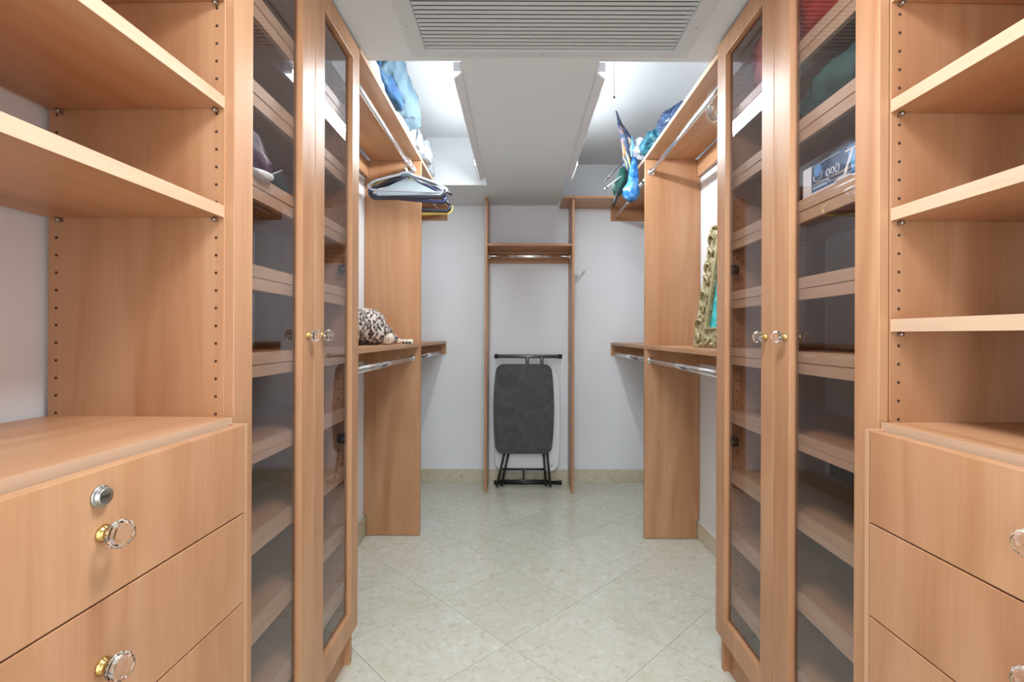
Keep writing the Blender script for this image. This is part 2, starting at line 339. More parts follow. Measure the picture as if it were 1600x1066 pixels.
# ------------------------------------------------------------------ glass door cabinets
SHELF_L = (2.004, 1.795, 1.578, 1.364, 1.157, 0.938, 0.726, 0.515, 0.305)
SHELF_R = (1.985, 1.775, 1.560, 1.355, 1.159, 0.938, 0.728, 0.515, 0.305)
def glass_cabinet(side, y0, ym, y1, xd, shelves, label, kn):
    s = side; xp = xd+s*0.020                  # front of the carcass
    root = thing('glass_door_cabinet', label, 'cabinet', (xd, ym, 0))
    xw = (XL(y1)+0.004) if s < 0 else (XR(y1)-0.004)
    t = 0.019
    for yy in (y0+0.0305, y1-t-0.004):
        build('side_panel', box(xp, xw-s*0.002, yy, yy+t, 0, 2.25), WZ, root, 0.0008)
    build('top_panel', box(xp, xw, y0+0.04, y1-0.024, 2.231, 2.25), WY, root)
    build('bottom_panel', box(xp+s*0.001, xw-s*0.02, y0+0.04, y1-0.024, 0.105, 0.124), WY, root)
    build('toe_kick', box(xp+s*0.022, xp+s*0.038, y0+0.04, y1-0.024, 0.0, 0.105), WZ, root)
    hm = MB()
    for hx in (xp+s*0.045,):
        z = 0.2
        while z < 2.2: hm.lathe((hx, y1-t-0.0045, z), (0, 1, 0), [(0, 0.003), (0.0006, 0.003)], 8); z += 0.0365
    build('peg_holes', hm, HOLE, root, kind='stuff')
    for zt in shelves:
        sh = build('shelf', box(xp+s*0.027, xw-s*0.03, y0+0.0405, y1-0.0245, zt-0.0195, zt-0.0005), WY, root)
        if zt > 1.1:
            build('shelf_edge', box(xp+s*0.010, xp+s*0.026, y0+0.0405, y1-0.0245, zt-0.029, zt), EDGEY, sh, 0.0006)
            build('shelf_rail', box(xp+s*0.012, xp+s*0.026, y0+0.0405, y1-0.0245, zt-0.059, zt-0.0300), EDGEY, sh, 0.0006)
        else:
            build('shelf_edge', box(xp+s*0.010, xp+s*0.026, y0+0.0405, y1-0.0245, zt-0.0220, zt), EDGEY, sh, 0.0006)
            build('shelf_rail', box(xp+s*0.010, xp+s*0.026, y0+0.0405, y1-0.0245, zt-0.042, zt-0.0228), EDGEY, sh, 0.0006)
    for zt in (1.441, 0.836):
        hb = MB().box(xp+s*0.006, xp+s*0.036, y1-0.055, y1-0.0235, zt-0.024, zt+0.008).tube([(xp+s*0.008, y1-0.065, zt-0.008), (xp+s*0.034, y1-0.048, zt-0.008)], 0.009, 8)
        build('hinge', hb, mat('dark_hinge_metal', (0.05, 0.045, 0.04), 0.4, 0.6), root)
    zb, zt2 = 0.136, 2.247
    for (a, b_, kyy) in ((y0, ym-0.001, kn[0]), (ym+0.001, y1, kn[1])):
        ya, yb = a+0.071, b_-0.071; za, zc = 0.213, 2.180
        if abs(b_-ym) < 0.01: yb = b_-0.082
        else: ya = a+0.068
        m = MB()
        x0, x1 = xd, xd+s*0.0195
        outer = [(a, zb), (b_, zb), (b_, zt2), (a, zt2)]; inner = [(ya, za), (yb, za), (yb, zc), (ya, zc)]
        vs = [(x0, y, z) for y, z in outer]+[(x0, y, z) for y, z in inner]+[(x1, y, z) for y, z in outer]+[(x1, y, z) for y, z in inner]
        fs = []
        for k in range(4):
            n = (k+1) % 4
            fs += [(k, n, 4+n, 4+k), (8+k, 12+k, 12+n, 8+n), (k, 8+k, 8+n, n), (4+k, 4+n, 12+n, 12+k)]
        m.add(vs, fs)
        d = build('door', m, WZ, root, 0.0014)
        build('glass_pane', box(xd+s*0.0130, xd+s*0.0165, ya-0.0015, yb+0.0015, za-0.0015, zc+0.0015), GLASS, d, label='tinted clear glass pane')
        knob(d, xd, kyy, 1.198, -s, 0.0165)
    return root
glass_cabinet(-1, 1.018, 1.419, 1.806, -0.592, SHELF_L, 'tall maple cabinet with two glass doors on the left side of the aisle', (1.373, 1.462))
glass_cabinet(1, 0.976, 1.383, 1.780, 0.713, SHELF_R, 'tall maple cabinet with two glass doors on the right, red cloth inside at the top', (1.318, 1.424))

# ------------------------------------------------------------------ hanging sections
def rod(parent, p0, p1, r=0.0150, name='hanging_rod'):
    return build(name, MB().tube([p0, p1], r, 16, squash=0.55), CHROME, parent, label='chrome oval rod')
def cup(parent, p, d):
    build('rod_bracket', MB().lathe(p, d, [(0, 0.021), (0.003, 0.021), (0.004, 0.018), (0.012, 0.018)], 16), CHROME, parent)
def hanging(side, xf, yp, rodx, rodz, midz, label):
    s = side; X = XL if s < 0 else XR; t = 0.019; y0 = 1.812 if s < 0 else 1.786
    root = thing('hanging_unit', label, 'closet system', (xf, yp, 0))
    xw = X(yp)-s*0.002
    poly = [(xf, yp, 0.003), (xf, yp, 2.240), (xw, yp, 2.240), (xw, yp, 0.118), (xw-s*0.016, yp, 0.118), (xw-s*0.016, yp, 0.003)]
    build('upright_panel', MB().prism(poly, (0, t, 0)), WZ, root, 0.0008)
    for ya, yb in ((y0, yp-0.0005), (yp+t+0.0005, YB-0.002)):
        xa = X(yb)-s*0.003 if s < 0 else X(yb)-s*0.003
        if s > 0: xa = X(yb)-0.003
        else: xa = X(ya)+0.003 if False else X(yb)+0.003
        sh = build('mid_shelf', box(xf+s*0.006, xa, ya, yb, midz-0.021, midz), WY, root, 0.001)
        build('cleat', box(xa, xa-s*0.018, ya+0.001, yb-0.002, midz-0.105, midz-0.0215), WY, root)
        build('cleat', box(xa, xa-s*0.018, ya+0.001, yb-0.002, 2.140, 2.2395), WY, root)
        build('hanging_rod', MB().tube([(rodx, ya+0.001, rodz), (rodx, yb-0.001, rodz)], 0.0155, 16, squash=0.55), CHROME, root, label='chrome oval rod')
        build('hanging_rod', MB().tube([(rodx+s*0.0, ya+0.001, midz-0.090), (rodx, yb-0.001, midz-0.090)], 0.0155, 16, squash=0.55), CHROME, root, label='chrome oval rod')
        for zz in (rodz, midz-0.090):
            cup(root, (rodx, yb, zz), (0, -1, 0)); cup(root, (rodx, ya, zz), (0, 1, 0))
    xu = X(YB)-s*0.003
    tp = build('upper_shelf', box(xf, xu, y0, YB-0.001, 2.241, 2.260), WY, root)
    build('front_edge', box(xf-s*0.0015, xf, y0, YB-0.001, 2.2405, 2.2605), EDGEY, tp)
    # end cleats on the back wall below both shelves
    build('cleat', box(xf+s*0.002, xu-s*0.02, YB-0.019, YB-0.001, 2.137, 2.2395), WX, root)
    build('cleat', box(xf+s*0.008, xu-s*0.02, YB-0.019, YB-0.001, midz-0.105, midz-0.0215), WX, root)
    return root
hanging(-1, -0.592, 2.935, -0.643, 2.185, 1.150, 'maple hanging section on the left wall with chrome rods, holding the hangers')
hanging(1, 0.738, 2.900, 0.772, 2.165, 1.143, 'maple hanging section on the right wall with chrome rods, gold frame on its shelf')

# niche unit on the back wall
nr = thing('niche_shelf_unit', 'narrow maple niche on the back wall with a single shelf and chrome rod', 'closet system', (0.08, 3.73, 0))
def upright(x0, x1):
    poly = [(x0, YB-0.002, 0.118), (x0, YB-0.002, 2.258), (x0, 3.80, 2.258), (x0, 3.765, 2.252), (x0, 3.742, 2.232), (x0, 3.735, 2.20), (x0, 3.731, 0.002), (x0, YB-0.017, 0.002), (x0, YB-0.017, 0.118)]
    build('upright_panel', MB().prism(poly, (x1-x0, 0, 0)), WZ, nr, 0.0008)
upright(-0.2665, -0.2475)
p_ = [(0.3965, YB-0.002, 0.118), (0.3965, YB-0.002, 2.235), (0.3965, 3.731, 2.235), (0.3965, 3.731, 0.002), (0.3965, YB-0.017, 0.002), (0.3965, YB-0.017, 0.118)]
build('upright_panel', MB().prism(p_, (0.019, 0, 0)), WZ, nr, 0.0008)
build('shelf', box(-0.247, 0.396, 3.742, YB-0.002, 1.882, 1.901), WX, nr, 0.001)
build('cleat', box(-0.247, 0.396, YB-0.021, YB-0.002, 1.785, 1.8815), WX, nr, 0.001)
build('hanging_rod', MB().tube([(-0.246, 3.88, 1.826), (0.395, 3.88, 1.826)], 0.0155, 16, squash=0.55), CHROME, nr, label='chrome oval rod')
cup(nr, (-0.247, 3.88, 1.826), (1, 0, 0)); cup(nr, (0.396, 3.88, 1.826), (-1, 0, 0))
build('corner_shelf', MB().prism([(0.322, YB-0.002, 2.2365), (0.322, 3.71, 2.2365), (0.735, 3.71, 2.2365), (0.735, YB-0.002, 2.2365)], (0, 0, 0.019)), WX, nr, 0.001)
# small metal hook rack on the niche's right upright
hk = MB().box(0.4158, 0.4195, 3.79, 3.825, 1.60, 1.72).box(0.4195, 0.45, 3.80, 3.815, 1.640, 1.668)
for dz in (0.0, 0.02): hk.tube([(0.4195, 3.80, 1.60+dz), (0.452, 3.795, 1.625+dz), (0.500, 3.79, 1.690+dz*0.6)], 0.0028, 8)
tag(build('hook_rack', hk, mat('dull_grey_metal', (0.25, 0.26, 0.25), 0.45, 0.7)), 'small grey metal hook on the right upright of the back niche', 'hook')

# ------------------------------------------------------------------ ceiling grille
gr = thing('air_return_grille', 'large grey louvred air return grille in the ceiling', 'vent', (0.1, 1.5, CZ))
fw = 0.048
def fbox(*a): return box(*a)
fo = MB()
fo.box(GX0-fw, GX0+0.004, GY0-fw, GY1+fw*0.75, CZ-0.009, CZ-0.0005).box(GX1-0.004, GX1+fw, GY0-fw, GY1+fw*0.75, CZ-0.009, CZ-0.0005)
fo.box(GX0+0.004, GX1-0.004, GY1-0.004, GY1+fw*0.75, CZ-0.009, CZ-0.0005).box(GX0+0.004, GX1-0.004, GY0-fw, GY0+0.004, CZ-0.009, CZ-0.0005)
for gx in (GX0+0.004, GX1-0.010): fo.box(gx, gx+0.006, GY0, GY1, CZ-0.012, CZ+0.02)
build('grille_frame', fo, GFRAME, gr, 0.001)
for gx in (GX0-0.026, GX1+0.024): build('screw', MB().lathe((gx, 1.68, CZ-0.009), (0, 0, -1), [(0, 0.0035), (0.0012, 0.003)], 10), NICKEL, gr)
build('screw', MB().lathe((0.08, GY1+0.016, CZ-0.009), (0, 0, -1), [(0, 0.003), (0.0012, 0.0025)], 10), NICKEL, gr)
build('dark_recess_backing', box(GX0+0.002, GX1-0.002, GY0+0.002, GY1-0.002, CZ+0.05, CZ+0.055), DARK, gr)  # near-black sheet, its colour stands in for the shade inside the recess
y = GY1-0.016; pitch = 0.0218; first = None
while y > GY0+0.02:
    if first is None:
        yy = 0.0
        sl = MB().prism([(GX0+0.006, 0.0090, -0.0045), (GX0+0.006, 0.0080, -0.0060), (GX0+0.006, 0.002, -0.0046), (GX0+0.006, -0.0028, -0.0018), (GX0+0.006, -0.0018, -0.0004), (GX0+0.006, 0.0020, -0.0032)], (GX1-GX0-0.012, 0, 0))
        first = build('slat', sl, GRILLE); first.parent = gr; o = first
    else:
        o = first.copy(); COL.objects.link(o)
    o.location = Vector((0, y, CZ+0.004))-gr.location
    y -= pitch

# ------------------------------------------------------------------ fluorescent fixtures on the inner sides of the wells
def fixture(s, xe, label):
    root = thing('fluorescent_light', label, 'light', (xe, 2.65, CZ+0.03))
    y0, y1 = 1.99, 3.30
    pts = [(xe, CZ+0.10), (xe, CZ-0.002), (xe+s*0.030, CZ-0.024), (xe+s*0.0345, CZ-0.0215), (xe+s*0.005, CZ+0.003), (xe+s*0.005, CZ+0.10)]
    build('reflector', MB().prism([(a, y0, b) for a, b in pts], (0, y1-y0, 0)), FIXT, root)
    build('tube', MB().tube([(xe+s*0.023, y0+0.03, CZ+0.025), (xe+s*0.023, y1-0.03, CZ+0.025)], 0.012, 14), TUBE, root, label='glowing white fluorescent tube')
    for yy in (y0+0.003, y1-0.028): build('end_socket', box(xe+s*0.006, xe+s*0.036, yy, yy+0.025, CZ+0.008, CZ+0.045), FIXT, root)
    build('lamp_end_piece', box(xe+s*0.0345, xe+s*0.045, 3.02, y1, CZ-0.018, CZ+0.02), FIXT, root, 0.002)  # plain white end piece, added in place of the lit lamp end
fixture(-1, WX0-0.001, 'fluorescent fixture on the inner edge of the left ceiling well')
fixture(1, WX1+0.001, 'fluorescent fixture on the inner edge of the right ceiling well')
# pull chain in the right well
pc = MB().tube([(0.381, 2.00, WZT), (0.381, 2.00, 2.175)], 0.0009, 6).lathe((0.381, 2.00, 2.165), (0, 0, 1), [(0, 0.002), (0.004, 0.0042), (0.008, 0.0042), (0.012, 0.001)], 10)
tag(build('pull_chain', pc, BLACKM), 'thin pull chain hanging in the right ceiling well', 'chain')
# round ceiling lamp above the photographer
lp = thing('ceiling_lamp', 'round flush ceiling lamp above the aisle', 'light', (0.07, 0.74, CZ))
build('lamp_base', MB().lathe((0.07, 0.74, CZ), (0, 0, -1), [(0, 0.22), (0.015, 0.22), (0.02, 0.21)], 32), FIXT, lp)
build('lamp_shade', MB().lathe((0.07, 0.74, CZ-0.02), (0, 0, -1), [(0, 0.205), (0.02, 0.19), (0.034, 0.14), (0.040, 0.02)], 32), LAMPG, lp)

# ------------------------------------------------------------------ folding tables leaning in the niche
def rrect(w, h, r, bulge, n=7):              # rounded panel with bulging sides, local 2D
    pts = []
    for cx, cy, a0 in ((w/2-r, h/2-r, 0), (-w/2+r, h/2-r, PI/2), (-w/2+r, -h/2+r, PI), (w/2-r, -h/2+r, 3*PI/2)):
        for k in range(n): a = a0+PI/2*k/(n-1); pts.append((cx+r*math.cos(a), cy+r*math.sin(a)))
        if a0 == PI/2: pts += [(-w/2, h*(0.32-0.64*k/8)) for k in range(9)]
        if a0 == 3*PI/2: pts += [(w/2, h*(-0.32+0.64*k/8)) for k in range(9)]
    out = []
    for x, z in pts: out.append((x*(1+bulge*(1-(2*z/h)**2)), z))
    return out
black_top = mat('scuffed_black_laminate', (0.035, 0.035, 0.037), 0.5)
v_ = coords(black_top, (1, 1, 1), False)
L(black_top, mix(black_top, ramp(black_top, noise_n(black_top, v_, 9, 6, 1.5), [(0.4, (0.026, 0.026, 0.028)), (0.8, (0.065, 0.065, 0.066))]), ramp(black_top, noise_n(black_top, v_, 45, 5, 3), [(0.66, (0, 0, 0)), (0.80, (0.13, 0.13, 0.13))]), 1.0, 'ADD'), black_top.node_tree.nodes['Principled BSDF'].inputs['Base Color'])
def lean(x, z, zb, yb, tilt, yoff=0.0):      # point on a panel leaning back to the wall
    return (x, yb+(z-zb)*math.tan(tilt)+yoff, z)
tb = thing('tray_table', 'folded black tray table leaning upright in the back niche', 'table', (0.035, 3.86, 0))
cx, cz, ti = 0.0345, 0.617, math.radians(3.6)
pts = [lean(cx+a, cz+b, 0.0, 3.856, ti) for a, b in rrect(0.435, 0.705, 0.055, 0.105)]
build('table_top', MB().prism(pts, (0, 0.014, 0)), black_top, tb, 0.003)
for xa, xb, yo in ((-0.105, -0.176, 0.008), (-0.072, -0.140, 0.026)): 
    build('leg', MB().tube([lean(xa, 0.32, 0, 3.856, ti, 0.02+yo), (xb, 3.848+yo, 0.012)], 0.0095, 10), BLACKM, tb)
for xa, xb, yo in ((0.215, 0.246, 0.008), (0.190, 0.212, 0.026)):
    build('leg', MB().tube([lean(xa, 0.32, 0, 3.856, ti, 0.02+yo), (xb, 3.848+yo, 0.012)], 0.0095, 10), BLACKM, tb)
build('cross_bar', MB().tube([(-0.165, 3.865, 0.055), (0.24, 3.865, 0.055)], 0.0095, 10), BLACKM, tb)
build('cross_bar', MB().tube([(-0.135, 3.905, 0.135), (0.21, 3.905, 0.135)], 0.009, 10), BLACKM, tb)
build('brace', MB().tube([(0.035, 3.905, 0.135), (0.035, 3.868, 0.058)], 0.007, 8), BLACKM, tb)
tw = thing('folding_table', 'white folding table behind the black one, standing on its end', 'table', (0.07, 3.95, 0))
pts = [lean(0.062+a, 0.515+b, 0.0, 3.935, math.radians(1.6)) for a, b in rrect(0.500, 0.81, 0.07, 0.06)]
build('table_top', MB().prism(pts, (0, 0.016, 0)), WPLAST, tw, 0.004)
for zz, mm, yy in ((1.030, GREYM, 3.965), (0.018, BLACKM, 3.945)):
    build('foot_bar', MB().tube([(-0.185, yy, zz), (0.325, yy, zz)], 0.0150, 12), mm, tw)
    for xx in (-0.200, 0.315): build('end_cap', MB().tube([(xx-0.003, yy, zz), (xx+0.027, yy, zz)], 0.0178, 12), RUBBER, tw)
for xx in (0.062, 0.180): build('leg_tube', MB().tube([(xx, 3.965, 0.45), (xx, 3.965, 1.0), (xx, 3.965, 1.025)], [0.013, 0.013, 0.018], 10), GREYM, tw)
build('latch', MB().lathe((0.253, 3.936, 0.165), (0, -1, 0), [(0, 0.014), (0.003, 0.013), (0.004, 0.006)], 14), WPLAST, tw)

# ------------------------------------------------------------------ small things
def at(px, py, y):                           # point of the photograph at a given depth
    return Vector(((px-812)*y/768, y, CH+(524-py)*y/768))
# hangers on the left rods
HM = {n: mat('hanger_'+n, c, r) for n, c, r in (('slate', (0.07, 0.11, 0.13), 0.4), ('black', (0.015, 0.015, 0.022), 0.4), ('silver', (0.34, 0.36, 0.40), 0.3),
      ('navy', (0.03, 0.035, 0.10), 0.35), ('white', (0.80, 0.82, 0.84), 0.35), ('olive', (0.16, 0.16, 0.03), 0.4), ('yellow', (0.75, 0.62, 0.12), 0.4), ('ice', (0.42, 0.50, 0.54), 0.3))}
def hanger(y, col, yaw, wdt, drop, label, plate=None, bar=True, tilt=0.0, rx=-0.643, rz=2.185, insert=None):
    root = thing('clothes_hanger', label, 'hanger', (rx, y, rz+0.020), 'hangers bunched on the left closet rod')
    R = 0.021; hook = []
    for k in range(13): a = math.radians(-35+k*19); hook.append((R*math.cos(a), 0, R*math.sin(a)-R+0.0015))
    hook = hook[::-1]
    hook = [(-R, 0, -0.034) if False else h for h in hook]
    hook2 = list(reversed(hook)); hook2 += [(-0.012, 0, -0.050), (0, 0, -0.062), (0, 0, -0.085)]
    parts = []
    hk = MB().tube([Vector(p)+root.location for p in hook2], 0.0019, 8)
    h1 = build('hook', hk, CHROME, root)
    m = MB(); ws = wdt/2; z0 = -0.085
    sh = []
    for k in range(-10, 11):
        u = k/10; au = abs(u)
        z = z0-0.012-drop*(au**1.35)*0.78-0.012*max(0, au-0.85)/0.15
        if au < 0.16: z = z0-0.004-0.05*au*0.6
        sh.append(Vector((u*ws, 0, z)))
    m.tube([p+root.location for p in sh], 0.0078, 10, squash=0.7)
    if bar:
        zb = z0-drop-0.030
        m.tube([p+root.location for p in (sh[0], Vector((-ws*0.96, 0, zb+0.012)), Vector((-ws*0.90, 0, zb)), Vector((0, 0, zb)), Vector((ws*0.90, 0, zb)), Vector((ws*0.96, 0, zb+0.012)), sh[-1])], 0.0115 if col in ('black', 'navy') else 0.0062, 10, squash=0.8)
    b = build('hanger_body', m, HM[col], root)
    if plate:
        pl = [(-0.030, z0+0.002), (0.030, z0+0.002), (0.044, z0-0.026), (-0.044, z0-0.026)]
        build('neck_plate', MB().prism([root.location+Vector((a, -0.004, c)) for a, c in pl], (0, 0.008, 0)), HM[plate], root, 0.002)
    if insert:
        zb = z0-drop-0.026
        pl = [(0.0, z0-0.020), (ws*0.80, zb+0.018), (ws*0.86, zb), (-ws*0.86, zb), (-ws*0.80, zb+0.018)]
        build('paper_guard', MB().prism([root.location+Vector((a, -0.001, c)) for a, c in pl], (0, 0.002, 0)), HM[insert], root)
    root.rotation_euler = (0, tilt, yaw)
    return root
R_ = math.radians
hanger(2.775, 'silver', R_(4), 0.42, 0.078, 'grey hanger with a dark slate neck plate, frontmost on the left rod', plate='slate', tilt=R_(1))
hanger(2.808, 'silver', R_(-7), 0.43, 0.092, 'silver plastic hanger with a pale triangular paper guard', insert='ice', tilt=R_(2))
hanger(2.822, 'olive', R_(14), 0.33, 0.100, 'narrow olive hanger showing through the middle of the bunch', bar=False, tilt=R_(10))
hanger(2.790, 'black', R_(-1), 0.43, 0.110, 'black hanger hanging lowest in the front bunch', tilt=R_(-1), plate=None)
hanger(2.862, 'navy', R_(9), 0.44, 0.100, 'navy hanger near the back of the front bunch', tilt=R_(3))
hanger(2.882, 'white', R_(-12), 0.46, 0.070, 'white hanger with high shoulders behind the dark ones', tilt=R_(1))
hanger(2.902, 'black', R_(16), 0.47, 0.075, 'black hanger with its left arm reaching to the cabinet', bar=False, tilt=R_(-2))
hanger(3.06, 'yellow', R_(-4), 0.44, 0.140, 'yellow hanger hanging behind the upright panel', tilt=R_(-1))
hanger(3.02, 'black', R_(5), 0.44, 0.120, 'black hanger just in front of the yellow one', tilt=R_(1))

# things on the left upper shelf (shelf top at 2.26)
DEN = cloth('blue_denim', (0.006, 0.045, 0.15), (0.02, 0.09, 0.20), 9, 0.85, (0.07, 0.13, 0.20))
PALE = cloth('pale_blue_cotton', (0.07, 0.13, 0.18), (0.11, 0.17, 0.215), 5)
jm = MB().blob((-0.66, 2.20, 2.372), (0.085, 0.27, 0.110), 3, 0.50, 6, 5, 0.7, zmin=2.2612, zmax=2.59)
tag(build('folded_clothes', jm, DEN), 'crumpled blue clothes piled on the left upper shelf', 'clothes')
jp = MB().blob((-0.605, 2.30, 2.405), (0.070, 0.34, 0.115), 8, 0.42, 5, 5, 0.75, rot=R_(-4), zmin=2.2612, zmax=2.59)
tag(build('pale_shirt', jp, PALE), 'pale blue shirt slumped over the inner side of the blue clothes pile', 'clothes')
WBOX = mat('white_card', (0.85, 0.85, 0.86), 0.5)
fb = thing('flat_box', 'long flat white box lying along the left upper shelf edge', 'box', (-0.60, 2.25, 2.261))
build('box_body', box(-0.618, -0.588, 1.93, 2.60, 2.2612, 2.298), WBOX, fb, 0.002)
build('lid', box(-0.619, -0.587, 1.928, 2.602, 2.298, 2.312), WBOX, fb, 0.002)
bk = thing('magazine_stack', 'white printed magazines leaning on the left upper shelf', 'magazines', (-0.61, 2.75, 2.261))
INK = mat('grey_print', (0.25, 0.27, 0.32), 0.6); BLUEI = mat('soft_blue_print', (0.30, 0.45, 0.62), 0.6)
for k, (ya, h_) in enumerate(((2.62, 0.15), (2.68, 0.13), (2.73, 0.12))):
    build('magazine', MB().prism([(-0.655, ya, 2.262), (-0.585, ya+0.02, 2.262), (-0.585, ya+0.03, 2.262+h_), (-0.655, ya+0.01, 2.262+h_)], (0, 0.012, 0)), WBOX, bk)
build('cover_print', MB().prism([(-0.650, 2.6185, 2.29), (-0.628, 2.625, 2.29), (-0.628, 2.632, 2.39), (-0.650, 2.6255, 2.39)], (0, -0.0012, 0)), INK, bk)
pbm = mat('clear_storage_bag', (0.50, 0.54, 0.60), 0.22, 0, Transmission_Weight=0.35)
pb = MB().blob((-0.635, 3.06, 2.330), (0.062, 0.27, 0.070), 12, 0.6, 9, 5, 0.6, zmin=2.2612)
tag(build('plastic_bag', pb, pbm), 'crinkled translucent grey plastic bag at the far end of the left upper shelf', 'bag')

# things on the right upper shelf (shelf top at 2.26)
TEALC = cloth('teal_printed_cloth', (0.008, 0.07, 0.10), (0.02, 0.15, 0.22), 22, 0.7, (0.22, 0.36, 0.36))
NAVYC = cloth('navy_patterned_cloth', (0.008, 0.015, 0.05), (0.02, 0.06, 0.15), 30, 0.8, (0.55, 0.60, 0.68))
GREYC = cloth('grey_striped_cloth', (0.14, 0.15, 0.19), (0.36, 0.38, 0.43), 25, 0.8)
GREENC = cloth('dark_green_cloth', (0.006, 0.035, 0.025), (0.012, 0.10, 0.07), 10, 0.6)
BLUEB = mat('translucent_blue_bag', (0.10, 0.40, 0.85), 0.2, 0, Transmission_Weight=0.25)
v_ = coords(BLUEB, (1, 1, 1), False)
L(BLUEB, ramp(BLUEB, noise_n(BLUEB, v_, 16, 4, 1), [(0.35, (0.01, 0.12, 0.45)), (0.55, (0.06, 0.28, 0.65)), (0.72, (0.30, 0.55, 0.80))]), BLUEB.node_tree.nodes['Principled BSDF'].inputs['Base Color'])
BLADE = cloth('printed_fabric', (0.03, 0.05, 0.12), (0.10, 0.16, 0.28), 22, 0.5, (0.75, 0.28, 0.14))
tag(build('teal_bundle', MB().blob((0.80, 2.84, 2.318), (0.085, 0.15, 0.062), 21, 0.55, 9, 5, 0.85, zmin=2.2612), TEALC), 'teal and aqua crumpled cloth on the right upper shelf', 'clothes')
tag(build('navy_bundle', MB().blob((0.82, 2.58, 2.318), (0.075, 0.13, 0.058), 25, 0.6, 9, 5, 0.85, zmin=2.2612), NAVYC), 'navy patterned cloth at the near end of the right upper shelf pile', 'clothes')
tag(build('grey_bundle', MB().blob((0.77, 3.10, 2.335), (0.085, 0.15, 0.080), 31, 0.5, 8, 5, 0.8, zmin=2.2612), GREYC), 'grey striped cloth between the teal cloth and the beach umbrella', 'clothes')
um = thing('folded_kite', 'colourful folded fabric kite with a pointed tip, sticking up on the right shelf', 'kite', (0.70, 3.10, 2.30))
kp = [at(961, 173, 3.0), at(975, 200, 3.02), at(990, 222, 3.05), at(992, 255, 3.08), at(984, 285, 3.1), at(972, 255, 3.08), at(970, 220, 3.04)]
rad = [0.002, 0.016, 0.034, 0.046, 0.030, 0.018]
m = MB().tube([at(961, 173, 3.02), at(968, 195, 3.03), at(977, 215, 3.05), at(982, 235, 3.07), at(980, 262, 3.10), at(979, 288, 3.12)], rad, 14, squash=0.55)
build('folded_sail', crumple(m, 0.02, 25), BLADE, um)
PK = {'orange': mat('orange_fabric', (0.80, 0.33, 0.16), 0.6), 'yellow': mat('yellow_fabric', (0.75, 0.72, 0.30), 0.6), 'sky': mat('sky_fabric', (0.16, 0.42, 0.70), 0.6), 'peach': mat('peach_fabric', (0.80, 0.56, 0.40), 0.6)}
for cn, a, b_, r in (('orange', (972, 222), (974, 245), 0.010), ('orange', (968, 196), (973, 207), 0.006), ('yellow', (976, 236), (984, 262), 0.007), ('yellow', (972, 244), (980, 264), 0.005), ('sky', (986, 212), (987, 244), 0.010), ('peach', (981, 214), (984, 226), 0.010)):
    build('fabric_strip', MB().tube([at(*a, 3.00), (at(*a, 3.0)+at(*b_, 3.02))/2+Vector((0.004, -0.006, 0)), at(*b_, 3.03)], [r*0.4, r, r*0.5], 8, squash=0.4), PK[cn], um)
build('kite_spar', MB().tube([at(961, 173, 3.00), at(976, 212, 3.0), at(988, 262, 3.02)], 0.0028, 6), BLACKM, um)
POLE = mat('dark_grey_rod', (0.06, 0.06, 0.07), 0.4); WPOLE = mat('pale_rod', (0.40, 0.40, 0.44), 0.4)
for mm, a, b_, lab in ((POLE, (1004, 219), (945, 282), 'upper dark slender rod resting over the right shelf edge'), (WPOLE, (1002, 250), (943, 296), 'lower pale slender rod with a black tip on the right shelf')):
    t_ = thing('slender_rod', lab, 'rod', at(a[0], a[1], 3.18)); pa, pb_ = at(a[0], a[1], 3.18), at(b_[0], b_[1], 2.98)
    build('shaft', MB().tube([pa, pb_], 0.0050, 8), mm, t_)
    build('tip', MB().tube([pa.lerp(pb_, 0.93), pb_-(pa-pb_)*0.01], [0.0062, 0.003], 8), RUBBER, t_)
tag(build('blue_bag', crumple(MB().tube([at(991, 246, 3.02), at(989, 262, 3.01), at(988, 284, 3.0), at(986, 298, 3.0), at(985, 306, 3.0), at(985, 313, 3.0)], [0.016, 0.022, 0.034, 0.050, 0.046, 0.026], 28, squash=0.7), 0.035, 24), BLUEB), 'bright blue translucent bag dangling over the right shelf edge', 'bag')
gm = crumple(MB().tube([at(978, 262, 3.10), at(974, 271, 3.09), at(971, 280, 3.08), at(966, 292, 3.07), at(963, 300, 3.06), at(961, 306, 3.06)], [0.020, 0.032, 0.042, 0.048, 0.034, 0.012], 28, squash=0.6), 0.05, 20, 4)
tag(build('green_sack', gm, GREENC), 'dark green fabric sack hanging behind the blue bag', 'bag')
tag(build('umbrella_handle', MB().tube([at(966, 296, 3.02), at(961, 310, 3.01), at(957, 322, 3.0)], [0.008, 0.0105, 0.009], 10), RUBBER), 'short black handle poking down below the green sack', 'handle')
# clear ring hanging on the right rod
rg = thing('rod_ring', 'round clear plastic size ring hanging on the right closet rod', 'ring', (0.772, 1.97, 2.18))
build('clip', MB().tube([(0.772+0.019*math.cos(a), 1.97, 2.170+0.024*math.sin(a)) for a in [PI*2*k/16 for k in range(16)]], 0.003, 8, closed=True), CLEARP, rg)
build('disc', MB().tube([(0.772+0.030*math.cos(a), 1.97+0.014*math.cos(a), 2.095+0.042*math.sin(a)) for a in [PI*2*k/28 for k in range(28)]], 0.006, 8, closed=True).lathe((0.772, 1.968, 2.095), (-0.42, 0.9, 0), [(0, 0.030), (0.003, 0.030)], 24), CLEARP, rg)

